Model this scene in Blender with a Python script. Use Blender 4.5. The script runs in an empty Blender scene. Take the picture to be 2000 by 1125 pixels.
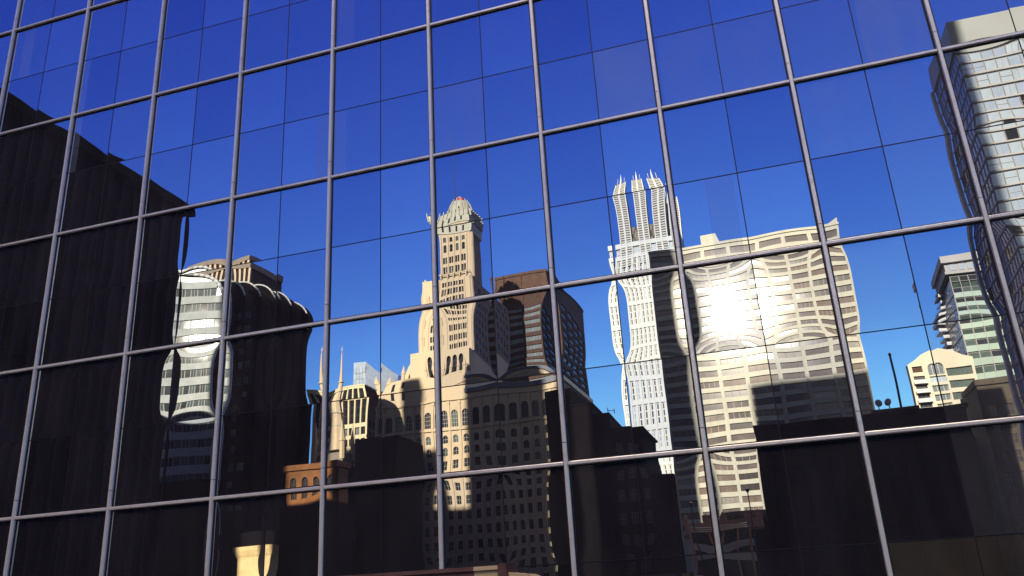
import bpy, math, random
from mathutils import Vector, Matrix
random.seed(7)
sc = bpy.context.scene
COL = sc.collection
R = math.radians

# ------------------------------------------------------------------ materials
def nodes_of(name):
    m = bpy.data.materials.new(name); m.use_nodes = True
    nt = m.node_tree
    return m, nt, nt.nodes['Principled BSDF']

def mat(name, col, rough=0.7, var=0.12, scale=0.6, spec=0.4, metal=0.0, streak=0.0, bump=0.0, fine=9.0):
    """Mottled surface: two noises vary the base colour, an optional vertical streak adds weathering."""
    m, nt, b = nodes_of(name)
    N, L = nt.nodes, nt.links
    tc = N.new('ShaderNodeTexCoord')
    n1 = N.new('ShaderNodeTexNoise'); n1.inputs['Scale'].default_value = scale; n1.inputs['Detail'].default_value = 6
    n2 = N.new('ShaderNodeTexNoise'); n2.inputs['Scale'].default_value = fine; n2.inputs['Detail'].default_value = 3
    L.new(tc.outputs['Object'], n1.inputs['Vector']); L.new(tc.outputs['Object'], n2.inputs['Vector'])
    mx = N.new('ShaderNodeMath'); mx.operation = 'MULTIPLY_ADD'
    L.new(n2.outputs['Fac'], mx.inputs[0]); mx.inputs[1].default_value = 0.4; L.new(n1.outputs['Fac'], mx.inputs[2])
    last = mx.outputs[0]
    if streak:
        mp = N.new('ShaderNodeMapping'); mp.inputs['Scale'].default_value = (1.6, 1.6, 0.06)
        n3 = N.new('ShaderNodeTexNoise'); n3.inputs['Scale'].default_value = 1.0; n3.inputs['Detail'].default_value = 4
        L.new(tc.outputs['Object'], mp.inputs['Vector']); L.new(mp.outputs['Vector'], n3.inputs['Vector'])
        m3 = N.new('ShaderNodeMath'); m3.operation = 'MULTIPLY_ADD'
        L.new(n3.outputs['Fac'], m3.inputs[0]); m3.inputs[1].default_value = streak; L.new(last, m3.inputs[2]); last = m3.outputs[0]
    rp = N.new('ShaderNodeValToRGB')
    lo, hi = 0.40, 1.0 + streak * 0.6
    rp.color_ramp.elements[0].position = lo; rp.color_ramp.elements[1].position = min(hi, 1.0)
    rp.color_ramp.elements[0].color = tuple(max(0, c * (1 - var * 1.6)) for c in col) + (1,)
    rp.color_ramp.elements[1].color = tuple(min(1, c * (1 + var * 1.3)) for c in col) + (1,)
    L.new(last, rp.inputs['Fac']); L.new(rp.outputs['Color'], b.inputs['Base Color'])
    b.inputs['Roughness'].default_value = rough; b.inputs['Metallic'].default_value = metal
    b.inputs['Specular IOR Level'].default_value = spec
    if bump:
        bp = N.new('ShaderNodeBump'); bp.inputs['Strength'].default_value = bump; bp.inputs['Distance'].default_value = 0.05
        L.new(n2.outputs['Fac'], bp.inputs['Height']); L.new(bp.outputs['Normal'], b.inputs['Normal'])
    return m

def wall_glass(name, refl, base, fac):
    """Solar-control glass of the wall: a mirror coat over a dark body (fac = share of the body that shows)."""
    m, nt, b = nodes_of(name)
    N, L = nt.nodes, nt.links
    b.inputs['Base Color'].default_value = base + (1,); b.inputs['Roughness'].default_value = 0.9
    b.inputs['Specular IOR Level'].default_value = 0.0
    g = N.new('ShaderNodeBsdfGlossy'); g.inputs['Color'].default_value = refl + (1,); g.inputs['Roughness'].default_value = 0.0
    tc = N.new('ShaderNodeTexCoord')
    mp = N.new('ShaderNodeMapping'); mp.inputs['Scale'].default_value = (1.3, 1.3, 0.35)
    ns = N.new('ShaderNodeTexNoise'); ns.inputs['Scale'].default_value = 1.4; ns.inputs['Detail'].default_value = 7
    L.new(tc.outputs['Object'], mp.inputs['Vector']); L.new(mp.outputs['Vector'], ns.inputs['Vector'])
    rg = N.new('ShaderNodeMapRange'); rg.inputs[1].default_value = 0.3; rg.inputs[2].default_value = 0.75
    rg.inputs[3].default_value = fac * 0.75; rg.inputs[4].default_value = fac * 1.3
    L.new(ns.outputs['Fac'], rg.inputs[0])
    mx = N.new('ShaderNodeMixShader')
    L.new(rg.outputs[0], mx.inputs[0]); L.new(g.outputs[0], mx.inputs[1]); L.new(b.outputs[0], mx.inputs[2])
    L.new(mx.outputs[0], N['Material Output'].inputs['Surface'])
    return m

def coated(m, r):
    b = m.node_tree.nodes['Principled BSDF']; b.inputs['Coat Weight'].default_value = 0.06; b.inputs['Coat Roughness'].default_value = r
    return m

def glass(name, col, rough=0.06, spec=0.5, metal=0.0, var=0.25, scale=0.35):
    return mat(name, col, rough, var, scale, spec, metal, fine=2.2)

M = dict(
    pane=wall_glass('coated_glass', (0.80, 0.79, 0.78), (0.37, 0.335, 0.37), 0.070),
    pane2=wall_glass('coated_glass_deep', (0.66, 0.67, 0.72), (0.37, 0.335, 0.37), 0.055),
    pane3=wall_glass('coated_glass_bright', (0.92, 0.90, 0.86), (0.37, 0.335, 0.37), 0.075),
    hazed=wall_glass('coated_glass_hazed', (0.80, 0.79, 0.77), (0.56, 0.54, 0.52), 0.09),  # paler body paints a glare veil onto the right-hand panes
    brownblind=wall_glass('coated_glass_olive', (0.72, 0.72, 0.68), (0.46, 0.40, 0.28), 0.13),
    blind=wall_glass('coated_glass_pale_blind', (0.76, 0.76, 0.77), (0.50, 0.58, 0.66), 0.21),
    blind2=wall_glass('coated_glass_half_blind', (0.77, 0.77, 0.78), (0.50, 0.56, 0.64), 0.14),
    alu=mat('brushed_aluminium', (0.98, 0.78, 0.66), 0.34, 0.16, 2.2, 0.5, 0.35, streak=0.5),
    seal=mat('black_silicone', (0.012, 0.010, 0.013), 0.6, 0.1),
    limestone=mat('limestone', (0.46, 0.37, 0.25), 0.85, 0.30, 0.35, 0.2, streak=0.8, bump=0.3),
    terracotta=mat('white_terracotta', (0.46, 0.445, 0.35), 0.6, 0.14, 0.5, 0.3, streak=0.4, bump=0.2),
    shadestone=mat('shaded_limestone', (0.20, 0.17, 0.14), 0.9, 0.25, 0.4, 0.2, streak=0.6),  # limestone darkened for faces and recesses that stand in shade
    concrete=coated(mat('cream_concrete', (0.47, 0.46, 0.385), 0.7, 0.14, 0.3, 0.2, streak=0.45), 0.125),
    glossband=mat('glazed_white_panel', (0.42, 0.45, 0.445), 0.8, 0.12, 0.5, 0.08, streak=0.2),
    white=mat('white_granite', (0.52, 0.56, 0.57), 0.45, 0.06, 0.4, 0.4, streak=0.15),
    whiteband=mat('white_panel', (0.60, 0.62, 0.60), 0.55, 0.06, 0.5, 0.5, streak=0.2),
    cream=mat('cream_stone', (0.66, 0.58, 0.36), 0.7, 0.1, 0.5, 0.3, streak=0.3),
    beige=mat('beige_render', (0.66, 0.60, 0.46), 0.75, 0.08, 0.4, 0.3, streak=0.25),
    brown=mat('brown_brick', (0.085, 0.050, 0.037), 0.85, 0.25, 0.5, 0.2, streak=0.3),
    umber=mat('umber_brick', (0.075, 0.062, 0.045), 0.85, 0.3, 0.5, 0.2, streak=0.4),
    browndark=mat('shaded_brown_side', (0.060, 0.032, 0.030), 0.8, 0.2, 0.4, 0.2),
    brick=mat('orange_brick', (0.27, 0.115, 0.042), 0.85, 0.25, 0.8, 0.2),
    black=mat('black_shade', (0.0045, 0.004, 0.005), 0.9, 0.3, 0.4, 0.04, streak=0.4),
    voidglass=glass('void_glass', (0.010, 0.009, 0.013), 0.9, 0.02),
    blackfin=mat('blue_black_fin', (0.008, 0.007, 0.014), 0.8, 0.3, 0.3, 0.05, streak=0.6),
    darkglass=glass('dark_glass', (0.018, 0.020, 0.024), 0.08, 0.35),
    duskglass=glass('dim_glass', (0.030, 0.034, 0.040), 0.12, 0.4),
    bluewin=glass('blue_window', (0.05, 0.06, 0.12), 0.1, 0.5),
    silverwin=glass('silver_window', (0.20, 0.23, 0.24), 0.085, 0.5),
    greywin=glass('grey_curtain_window', (0.135, 0.115, 0.11), 0.075, 0.5),
    bandwin=glass('banded_tower_window', (0.10, 0.13, 0.14), 0.03, 0.4),
    bandwin2=glass('banded_tower_dark_window', (0.04, 0.05, 0.055), 0.035, 0.4),
    tanwin=glass('tan_curtain_window', (0.19, 0.15, 0.125), 0.075, 0.5),
    darkwin=glass('dark_room_window', (0.05, 0.042, 0.04), 0.12, 0.5),
    palewin=glass('pale_curtain_window', (0.30, 0.28, 0.25), 0.075, 0.5),
    bluepane=glass('pale_blue_glass', (0.50, 0.60, 0.74), 0.07, 0.7, 0.3, 0.12),
    icepane=glass('ice_glass', (0.60, 0.70, 0.78), 0.06, 0.7, 0.3, 0.12),
    deepblue=glass('deep_blue_glass', (0.34, 0.46, 0.72), 0.2, 0.5, 0.0),
    greenspan=mat('green_spandrel', (0.33, 0.45, 0.36), 0.25, 0.1, 0.3, 0.6),
    greenwin=glass('green_window', (0.10, 0.14, 0.12), 0.1, 0.6),
    olive=glass('olive_glass', (0.05, 0.075, 0.06), 0.12, 0.5),
    grey=mat('shade_grey', (0.34, 0.36, 0.35), 0.5, 0.06, 0.2, 0.4),
    greyslab=mat('slab_edge', (0.42, 0.40, 0.38), 0.5, 0.1, 0.4, 0.4),
    chrome=mat('chrome_rail', (0.8, 0.82, 0.82), 0.15, 0.15, 1.2, 0.5, 1.0),
    frame=mat('dark_frame', (0.05, 0.045, 0.04), 0.5, 0.1),
    paleframe=mat('pale_frame', (0.50, 0.48, 0.42), 0.5, 0.1),
    red=mat('red_lantern_paint', (0.50, 0.05, 0.03), 0.5, 0.2),
    iron=mat('black_iron', (0.02, 0.018, 0.025), 0.5, 0.2),
    coping=mat('blue_slate_coping', (0.08, 0.10, 0.15), 0.4, 0.2),
    pavement=mat('grey_pavement', (0.11, 0.10, 0.095), 0.85, 0.2, 0.15, 0.2),
    asphalt=mat('asphalt', (0.05, 0.05, 0.05), 0.9, 0.2, 0.3, 0.2),
    redstone=mat('red_sandstone', (0.17, 0.09, 0.075), 0.85, 0.3, 3.0, 0.2),
    sandstone=mat('sunlit_sandstone', (0.66, 0.50, 0.25), 0.85, 0.12, 1.5, 0.2, streak=0.3),
    bronze=mat('brown_bronze', (0.62, 0.36, 0.21), 0.6, 0.2, 1.0, 0.3),
    lamp=mat('milky_globe', (0.45, 0.45, 0.42), 0.3, 0.05),
)

# ------------------------------------------------------------------ mesh helpers
class MB:
    def __init__(s): s.v, s.f, s.m = [], [], []
    def add(s, vs, fs, mi=0):
        o = len(s.v); s.v += [tuple(p) for p in vs]
        s.f += [tuple(i + o for i in f) for f in fs]; s.m += [mi] * len(fs)
    def box(s, x0, x1, y0, y1, z0, z1, mi=0):
        if x1 < x0: x0, x1 = x1, x0
        if y1 < y0: y0, y1 = y1, y0
        s.add([(x0,y0,z0),(x1,y0,z0),(x1,y1,z0),(x0,y1,z0),(x0,y0,z1),(x1,y0,z1),(x1,y1,z1),(x0,y1,z1)],
              [(3,2,1,0),(4,5,6,7),(0,1,5,4),(1,2,6,5),(2,3,7,6),(3,0,4,7)], mi)
    def prism(s, poly, y0, y1, mi=0):
        """poly = (x, z) counter-clockwise seen from -y, extruded from y0 to y1."""
        n = len(poly)
        vs = [(x, y0, z) for x, z in poly] + [(x, y1, z) for x, z in poly]
        fs = [tuple(range(n)), tuple(range(2*n-1, n-1, -1))]
        fs += [((i+1) % n, i, i+n, (i+1) % n + n) for i in range(n)]
        s.add(vs, fs, mi)
    def loft(s, rings, mi=0, cap=True):
        n = len(rings[0]); vs = [p for r in rings for p in r]; fs = []
        for k in range(len(rings)-1):
            for i in range(n):
                j = (i+1) % n; fs.append((k*n+i, k*n+j, (k+1)*n+j, (k+1)*n+i))
        if cap: fs += [tuple(range(n-1, -1, -1)), tuple(range((len(rings)-1)*n, len(rings)*n))]
        s.add(vs, fs, mi)
    def lathe(s, cx, cy, prof, n=12, mi=0, ph=0.0):
        s.loft([[(cx + r*math.cos(2*math.pi*i/n+ph), cy + r*math.sin(2*math.pi*i/n+ph), z) for i in range(n)] for r, z in prof], mi)
    def bar(s, a, b, r, n=6, mi=0):
        a, b = Vector(a), Vector(b); d = (b-a).normalized()
        u = d.orthogonal().normalized(); w = d.cross(u)
        s.loft([[tuple(p + u*r*math.cos(2*math.pi*i/n) + w*r*math.sin(2*math.pi*i/n)) for i in range(n)] for p in (a, b)], mi)
    def path(s, pts, r, mi=0):
        for a, b in zip(pts, pts[1:]): s.bar(a, b, r, 6, mi)
    def mesh(s, name, mats, loc=(0,0,0), smooth=False):
        me = bpy.data.meshes.new(name)
        me.from_pydata([(x-loc[0], y-loc[1], z-loc[2]) for x, y, z in s.v], [], s.f)
        for m in mats: me.materials.append(m)
        me.polygons.foreach_set('material_index', s.m)
        if smooth: me.polygons.foreach_set('use_smooth', [True]*len(s.f))
        me.update(); return me

def obj(name, mb, mats, parent=None, smooth=False):
    """Link a builder as ONE object; world coordinates in, local to the parent out."""
    loc = tuple(parent.matrix_world.translation) if parent is not None and False else (WLOC.get(parent.name, (0,0,0)) if parent else (0,0,0))
    me = mb.mesh(name, mats if isinstance(mats, (list, tuple)) else [mats], loc, smooth)
    o = bpy.data.objects.new(name, me); COL.objects.link(o)
    if parent: o.parent = parent
    WLOC[o.name] = loc
    return o
WLOC = {}

def tag(o, label=None, cat=None, group=None, kind=None):
    for k, v in (('label', label), ('category', cat), ('group', group), ('kind', kind)):
        if v: o[k] = v
    return o

def thing(name, label, cat, loc, group=None):
    o = bpy.data.objects.new(name, None); COL.objects.link(o); o.location = loc; o.empty_display_size = 1
    WLOC[o.name] = tuple(loc)
    return tag(o, label, cat, group)

class Face:
    """A facade plane: u runs along it, d outward, z up. rot 0 faces +y, -90 faces +x, 90 faces -x."""
    def __init__(s, x, y, rot=0.0): s.x, s.y, s.rot = x, y, R(rot); s.c, s.s = math.cos(s.rot), math.sin(s.rot)
    def p(s, u, d, z): return (s.x + u*s.c - d*s.s, s.y + u*s.s + d*s.c, z)
    def box(s, mb, u0, u1, d0, d1, z0, z1, mi=0):
        vs = [s.p(u, d, z) for z in (z0, z1) for u, d in ((u0,d0),(u1,d0),(u1,d1),(u0,d1))]
        mb.add(vs, [(3,2,1,0),(4,5,6,7),(0,1,5,4),(1,2,6,5),(2,3,7,6),(3,0,4,7)], mi)

def wall(mb, F, u0, u1, z0, z1, ops, depth=0.35, mi=0):
    """A wall sheet with real openings (ua, ub, za, zb[, arch]) and reveals."""
    us = sorted({round(a, 3) for a in [u0, u1] + [o[0] for o in ops] + [o[1] for o in ops]})
    zs = sorted({round(a, 3) for a in [z0, z1] + [o[2] for o in ops] + [o[3] for o in ops]})
    ui = {u: i for i, u in enumerate(us)}; zi = {z: i for i, z in enumerate(zs)}
    hole = set()
    for o in ops:
        for i in range(ui[round(o[0],3)], ui[round(o[1],3)]):
            for k in range(zi[round(o[2],3)], zi[round(o[3],3)]): hole.add((i, k))
    for k in range(len(zs)-1):
        i = 0
        while i < len(us)-1:
            if (i, k) in hole: i += 1; continue
            j = i
            while j < len(us)-1 and (j, k) not in hole: j += 1
            mb.add([F.p(us[i],0,zs[k]), F.p(us[j],0,zs[k]), F.p(us[j],0,zs[k+1]), F.p(us[i],0,zs[k+1])], [(1,0,3,2)], mi)
            i = j
    for o in ops:
        a, b, c, d = o[:4]; q = -depth
        mb.add([F.p(a,0,c), F.p(b,0,c), F.p(b,0,d), F.p(a,0,d), F.p(a,q,c), F.p(b,q,c), F.p(b,q,d), F.p(a,q,d)],
               [(0,1,5,4),(1,2,6,5),(2,3,7,6),(3,0,4,7)], mi)
        if len(o) > 4:                                   # arched head: fill the two corners
            w = (b-a)/2; h = min(w*1.1, (d-c)*0.5)
            for sg in (-1, 1):
                arc = [(a+w + sg*w*math.cos(t), d-h + h*math.sin(t)) for t in [k*math.pi/12 for k in range(7)]]
                poly = [(a+w+sg*w, d)] + arc
                mb.add([F.p(x, -0.015, z) for x, z in poly], [tuple(range(len(poly)))], mi)

WCACHE = {}
def window_mesh(w, h, nx, ny, gm, fm, bar=0.06):
    """One window: a pane with its sash bars, local x along the wall, y outward."""
    key = (round(w,2), round(h,2), nx, ny, gm, fm)
    if key not in WCACHE:
        mb = MB()
        mb.box(0, w, -0.06, 0.0, 0, h, 0)
        for i in range(nx+1):
            x = w*i/nx; x0, x1 = max(0, x-bar/2), min(w, x+bar/2)
            if i == 0: x0, x1 = 0, bar
            if i == nx: x0, x1 = w-bar, w
            mb.box(x0, x1, 0.002, 0.05, 0.001, h-0.001, 1)
        for k in range(ny+1):
            z = h*k/ny; z0, z1 = z-bar/2, z+bar/2
            if k == 0: z0, z1 = 0.002, bar
            if k == ny: z0, z1 = h-bar, h-0.002
            mb.box(0.001, w-0.001, 0.004, 0.045, z0, z1, 1)
        WCACHE[key] = (mb, mb.mesh('window', [M[gm], M[fm]]))
    return WCACHE[key]

class Windows:
    """The windows of one building: the 100 that show largest become parts, the rest one part."""
    def __init__(s, root, name='window', cap=100): s.root, s.name, s.cap, s.w = root, name, cap, []
    def add(s, F, op, depth=0.33, nx=1, ny=1, gm='darkglass', fm='frame', bar=0.06, first=0):
        s.w.append((first, F, op, depth, nx, ny, gm, fm, bar))
    def done(s):
        L = WLOC[s.root.name]
        s.w.sort(key=lambda t: -t[0])
        for _, F, op, dp, nx, ny, gm, fm, bar in s.w[:s.cap]:
            mb, me = window_mesh(op[1]-op[0], op[3]-op[2], nx, ny, gm, fm, bar)
            o = bpy.data.objects.new(s.name, me); COL.objects.link(o); o.parent = s.root
            x, y, z = F.p(op[0], -dp, op[2]); o.location = (x-L[0], y-L[1], z-L[2]); o.rotation_euler = (0,0,F.rot)
        if len(s.w) > s.cap:
            big = MB(); mats = []
            for _, F, op, dp, nx, ny, gm, fm, bar in s.w[s.cap:]:
                mb, me = window_mesh(op[1]-op[0], op[3]-op[2], nx, ny, gm, fm, bar)
                for k in (gm, fm):
                    if k not in mats: mats.append(k)
                for mi, nm in ((0, gm), (1, fm)):
                    fs = [f for f, m in zip(mb.f, mb.m) if m == mi]
                    big.add([F.p(op[0]+x, -dp+y, op[2]+z) for x, y, z in mb.v], fs, mats.index(nm))
            o = obj(s.name, big, [M[k] for k in mats], s.root); o['kind'] = 'stuff'

def grid_ops(us, zs, arch=False):
    return [(a, b, c, d) + ((1,) if arch else ()) for a, b in us for c, d in zs]

# ------------------------------------------------------------------ camera, light, sky
cam = bpy.data.objects.new('camera', bpy.data.cameras.new('camera')); COL.objects.link(cam)
cam.data.lens = 29.183; cam.data.sensor_width = 36; cam.data.sensor_fit = 'HORIZONTAL'; cam.data.clip_end = 6000; cam.data.clip_start = 0.1
Rm = Matrix(((0.95277, 0.15179, 0.26304), (0.29875, -0.31283, -0.9016), (-0.05456, 0.9376, -0.3434)))
cam.matrix_world = Matrix.Translation((21.341, -17.019, 1.65)) @ Rm.to_4x4()
sc.camera = cam

EL, AZ = R(16.9), R(-0.9)                   # the sun stands low behind the glass building
S = Vector((math.sin(AZ)*math.cos(EL), math.cos(AZ)*math.cos(EL), math.sin(EL)))
sun = bpy.data.objects.new('sun', bpy.data.lights.new('sun', 'SUN')); COL.objects.link(sun)
sun.data.energy = 5.0; sun.data.angle = R(0.5); sun.data.color = (1.0, 0.93, 0.80)
sun.rotation_euler = S.to_track_quat('Z', 'Y').to_euler(); sun.location = (0, 60, 200)

w = bpy.data.worlds.new('World'); sc.world = w; w.use_nodes = True
nt = w.node_tree; bg = nt.nodes['Background']
sky = nt.nodes.new('ShaderNodeTexSky'); sky.sky_type = 'NISHITA'; sky.sun_disc = False
sky.sun_elevation = EL; sky.sun_rotation = AZ; sky.air_density = 1.0; sky.dust_density = 0.3; sky.ozone_density = 4.0; sky.altitude = 200
N, L = nt.nodes, nt.links
tc = N.new('ShaderNodeTexCoord')
vd = N.new('ShaderNodeVectorMath'); vd.operation = 'DOT_PRODUCT'; vd.inputs[1].default_value = S
L.new(tc.outputs['Generated'], vd.inputs[0])
near = N.new('ShaderNodeMapRange'); near.interpolation_type = 'SMOOTHSTEP'
near.inputs[1].default_value = 0.87; near.inputs[2].default_value = 0.985; near.inputs[3].default_value = 0; near.inputs[4].default_value = 1
L.new(vd.outputs['Value'], near.inputs[0])
sep = N.new('ShaderNodeSeparateColor'); deep = N.new('ShaderNodeCombineColor')      # deep clear-day blue away from the sun
L.new(sky.outputs['Color'], sep.inputs[0])
for ch, (k_, g_) in enumerate(((0.33, 1.55), (0.325, 1.61), (1.66, 0.72))):
    pw_ = N.new('ShaderNodeMath'); pw_.operation = 'POWER'; pw_.inputs[1].default_value = g_
    ml_ = N.new('ShaderNodeMath'); ml_.operation = 'MULTIPLY'; ml_.inputs[1].default_value = k_
    L.new(sep.outputs[ch], pw_.inputs[0]); L.new(pw_.outputs[0], ml_.inputs[0]); L.new(ml_.outputs[0], deep.inputs[ch])
pale = N.new('ShaderNodeHueSaturation'); pale.inputs['Saturation'].default_value = 0.25; pale.inputs['Value'].default_value = 0.38
L.new(sky.outputs['Color'], pale.inputs['Color'])
mixs = N.new('ShaderNodeMix'); mixs.data_type = 'RGBA'
L.new(near.outputs[0], mixs.inputs[0]); L.new(deep.outputs[0], mixs.inputs[6]); L.new(pale.outputs['Color'], mixs.inputs[7])
# added unseen glow high behind the photographer, lighting the wall; clear deep blue elsewhere
sx = N.new('ShaderNodeSeparateXYZ'); L.new(tc.outputs['Generated'], sx.inputs[0])
def ramp(src, a, b, lo=0.0, hi=1.0):
    r = N.new('ShaderNodeMapRange'); r.interpolation_type = 'SMOOTHSTEP'
    for i_, v_ in zip((1, 2, 3, 4), (a, b, lo, hi)): r.inputs[i_].default_value = v_
    L.new(src, r.inputs[0]); return r.outputs[0]
def mth(op, a, b):
    m_ = N.new('ShaderNodeMath'); m_.operation = op
    for i_, q in enumerate((a, b)):
        if isinstance(q, (int, float)): m_.inputs[i_].default_value = q
        else: L.new(q, m_.inputs[i_])
    return m_.outputs[0]
nz = N.new('ShaderNodeTexNoise'); nz.inputs['Scale'].default_value = 3.0; nz.inputs['Detail'].default_value = 6
L.new(tc.outputs['Generated'], nz.inputs['Vector'])
ax_ = mth('ABSOLUTE', sx.outputs['X'], 0.0)
zone = mth('MULTIPLY', ramp(sx.outputs['Z'], 0.67, 0.76), ramp(ax_, 0.36, 0.16))
zone = mth('MULTIPLY', mth('MULTIPLY', zone, ramp(sx.outputs['Y'], -0.3, -0.45)), ramp(nz.outputs['Fac'], 0.32, 0.55, 0.25, 1.0))
cl = N.new('ShaderNodeMix'); cl.data_type = 'RGBA'; cl.inputs[7].default_value = (76.0, 64.0, 54.0, 1)
dim = N.new('ShaderNodeMix'); dim.data_type = 'RGBA'; dim.blend_type = 'MULTIPLY'; dim.inputs[7].default_value = (0.15, 0.15, 0.15, 1)
L.new(mth('MULTIPLY', ramp(sx.outputs['Y'], -0.05, 0.3), mth('SUBTRACT', 1.0, near.outputs[0])), dim.inputs[0])
L.new(mixs.outputs[2], dim.inputs[6]); L.new(zone, cl.inputs[0]); L.new(dim.outputs[2], cl.inputs[6])
L.new(cl.outputs[2], bg.inputs['Color'])
bg.inputs['Strength'].default_value = 0.13
sc.view_settings.view_transform = 'Standard'; sc.view_settings.look = 'None'; sc.view_settings.gamma = 1; sc.view_settings.exposure = 0.35
sc.cycles.max_bounces = 8; sc.cycles.glossy_bounces = 5; sc.cycles.diffuse_bounces = 1
sc.cycles.caustics_reflective = False; sc.cycles.caustics_refractive = False
sc.cycles.sample_clamp_indirect = 12.0

# ------------------------------------------------------------------ ground
g = MB(); g.add([(-3000,-3000,0),(3000,-3000,0),(3000,3000,0),(-3000,3000,0)], [(0,1,2,3)])
tag(obj('ground', g, M['pavement']), kind='structure')
g = MB(); g.box(-400, 400, -36, -25, 0.004, 0.008)
tag(obj('road', g, M['asphalt']), kind='structure')

# ------------------------------------------------------------------ the glass wall
CX = [0.0, 2.96, 5.868, 8.792, 11.689, 14.516, 17.335, 20.176, 23.095, 26.10]
cols = {i: CX[i] for i in range(10)}
for i in range(1, 8): cols[-i] = -2.92*i
for i in range(10, 15): cols[i] = 26.10 + 2.98*(i-9)
rowz = {r: 23.647 - 3.9132*r for r in range(0, 7)}
tower = thing('glass_office_building', 'mirror glass curtain wall with aluminium grid, reflecting the whole street in rippled panes', 'office building', (12, 4, 0))
XL, XR, ZT = cols[-7], cols[14], rowz[0]
b = MB(); b.box(XL-0.2, XR+0.2, 0.12, 24, 0, ZT+0.3)
obj('building_core', b, M['black'], tower)
b = MB(); b.box(XL-0.3, XR+0.3, -0.12, 24.2, ZT+0.3, ZT+0.6); obj('roof_coping', b, M['alu'], tower)
b = MB(); b.box(XL-0.2, XR+0.2, -0.10, 0.12, 0.0, rowz[6]-0.06)
obj('plinth', b, M['redstone'], tower)
MW, TW = 0.047, 0.043
for c in range(-7, 15):                                     # vertical caps with a rounded nose
    b = MB(); x = cols[c]
    pr = [(-MW, 0.0), (-MW, -0.07), (-MW*0.72, -0.105), (MW*0.72, -0.105), (MW, -0.07), (MW, 0.0)]
    for r in range(0, 7):                                  # one length per floor, with an open splice
        za_, zb_ = (rowz[r+1] if r < 6 else rowz[6]-0.5)+0.44, (rowz[r] if r else ZT-0.33)+0.426
        b.loft([[(x+px_, py_, max(z, rowz[6]-0.06)) for px_, py_ in pr] for z in (za_, zb_)])
    for sg in (-1, 1): b.box(x+sg*MW, x+sg*(MW+0.030), -0.030, 0.0, rowz[6], ZT, 1)
    obj('mullion', b, [M['alu'], M['seal']], tower)
for r in range(0, 7):
    b = MB(); z = rowz[r]
    for c in range(-7, 14):
        x0, x1 = cols[c]+MW, cols[c+1]-MW
        pr = [(0.0, -TW), (-0.065, -TW), (-0.092, -TW*0.6), (-0.092, TW*0.6), (-0.065, TW), (0.0, TW)]
        b.loft([[(x, py_, z+pz_) for py_, pz_ in pr] for x in (x0, x1)])
        for sg in (-1, 1): b.box(x0+0.024, x1-0.024, -0.028, 0.0, z+sg*TW, z+sg*(TW+0.028), 1)
    obj('transom', b, [M['alu'], M['seal']], tower)

BLIND = {(6,2,1,1): ('blind', 0, 1), (5,2,1,0): ('blind2', 0, 1), (8,2,1,1): ('blind', 0.04, 1), (7,2,1,0): ('blind2', 0.1, 1), (7,2,1,1): ('blind2', 0, 1),
         (4,1,0,0): ('blind', 0.03, 0.12), (4,1,1,0): ('blind2', 0.05, 0.4), (1,2,0,0): ('blind2', 0.05, 0.2), (1,1,1,0): ('blind2', 0.0, 0.2), (0,1,0,0): ('blind2', 0.3, 0.6),
         (4,2,1,0): ('blind2', 0, 0.25), (3,2,1,1): ('blind2', 0.7, 1), (7,3,1,0): ('blind2', 0.5, 0.9), (8,3,0,0): ('blind2', 0.2, 0.6), (5,3,1,0): ('pane2', 0, 1),
         (8,5,1,0): ('brownblind', 0, 1), (8,5,1,1): ('brownblind', 0, 1), (9,5,1,0): ('brownblind', 0, 1)}
NU, NV = 14, 18
def lite(mb, x0, x1, z0, z1, amp, rng, bl, base=0):
    """One lite, pillowed outward by a few millimetres and slightly rolled, as its own grid of faces."""
    ph = [rng.uniform(0, 6.28) for _ in range(4)]
    a1 = amp; sk = rng.uniform(-0.2, 0.2); tilt = rng.uniform(-0.0007, 0.0007)
    vs = []
    for k in range(NV+1):
        v = -1 + 2*k/NV
        for i in range(NU+1):
            u = -1 + 2*i/NU
            e = (1-u*u)*(1-v*v)
            h = a1*(1-u*u)*(1-v*v*v*v)*(1+sk*u+0.2*sk*v)
            h += 0.00016*e*math.sin(3.4*v+ph[0]+u) + 0.00008*e*math.sin(3.2*u+ph[1]) + 0.000015*math.sin(8*v+ph[2]+2*u)*e
            vs.append((x0+(x1-x0)*i/NU, -0.012-h-tilt*v*(z1-z0)*0.5, z0+(z1-z0)*k/NV))
    n = NU+1
    o = len(mb.v)
    mb.v += vs
    for k in range(NV):
        for i in range(NU):
            mb.f.append((o+k*n+i, o+k*n+i+1, o+(k+1)*n+i+1, o+(k+1)*n+i))
            mi = 0
            if bl:
                uu = (i+0.5)/NU
                if bl[1] <= uu <= bl[2]: mi = {'pane': 0, 'pane2': 1, 'blind': 2, 'blind2': 3, 'brownblind': 4}[bl[0]]
            if mi == 0: mi = base
            mb.m.append(mi)
GM = [M['pane'], M['pane2'], M['blind'], M['blind2'], M['brownblind'], M['pane3'], M['hazed']]
spare = MB(); spare_j = MB()
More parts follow.
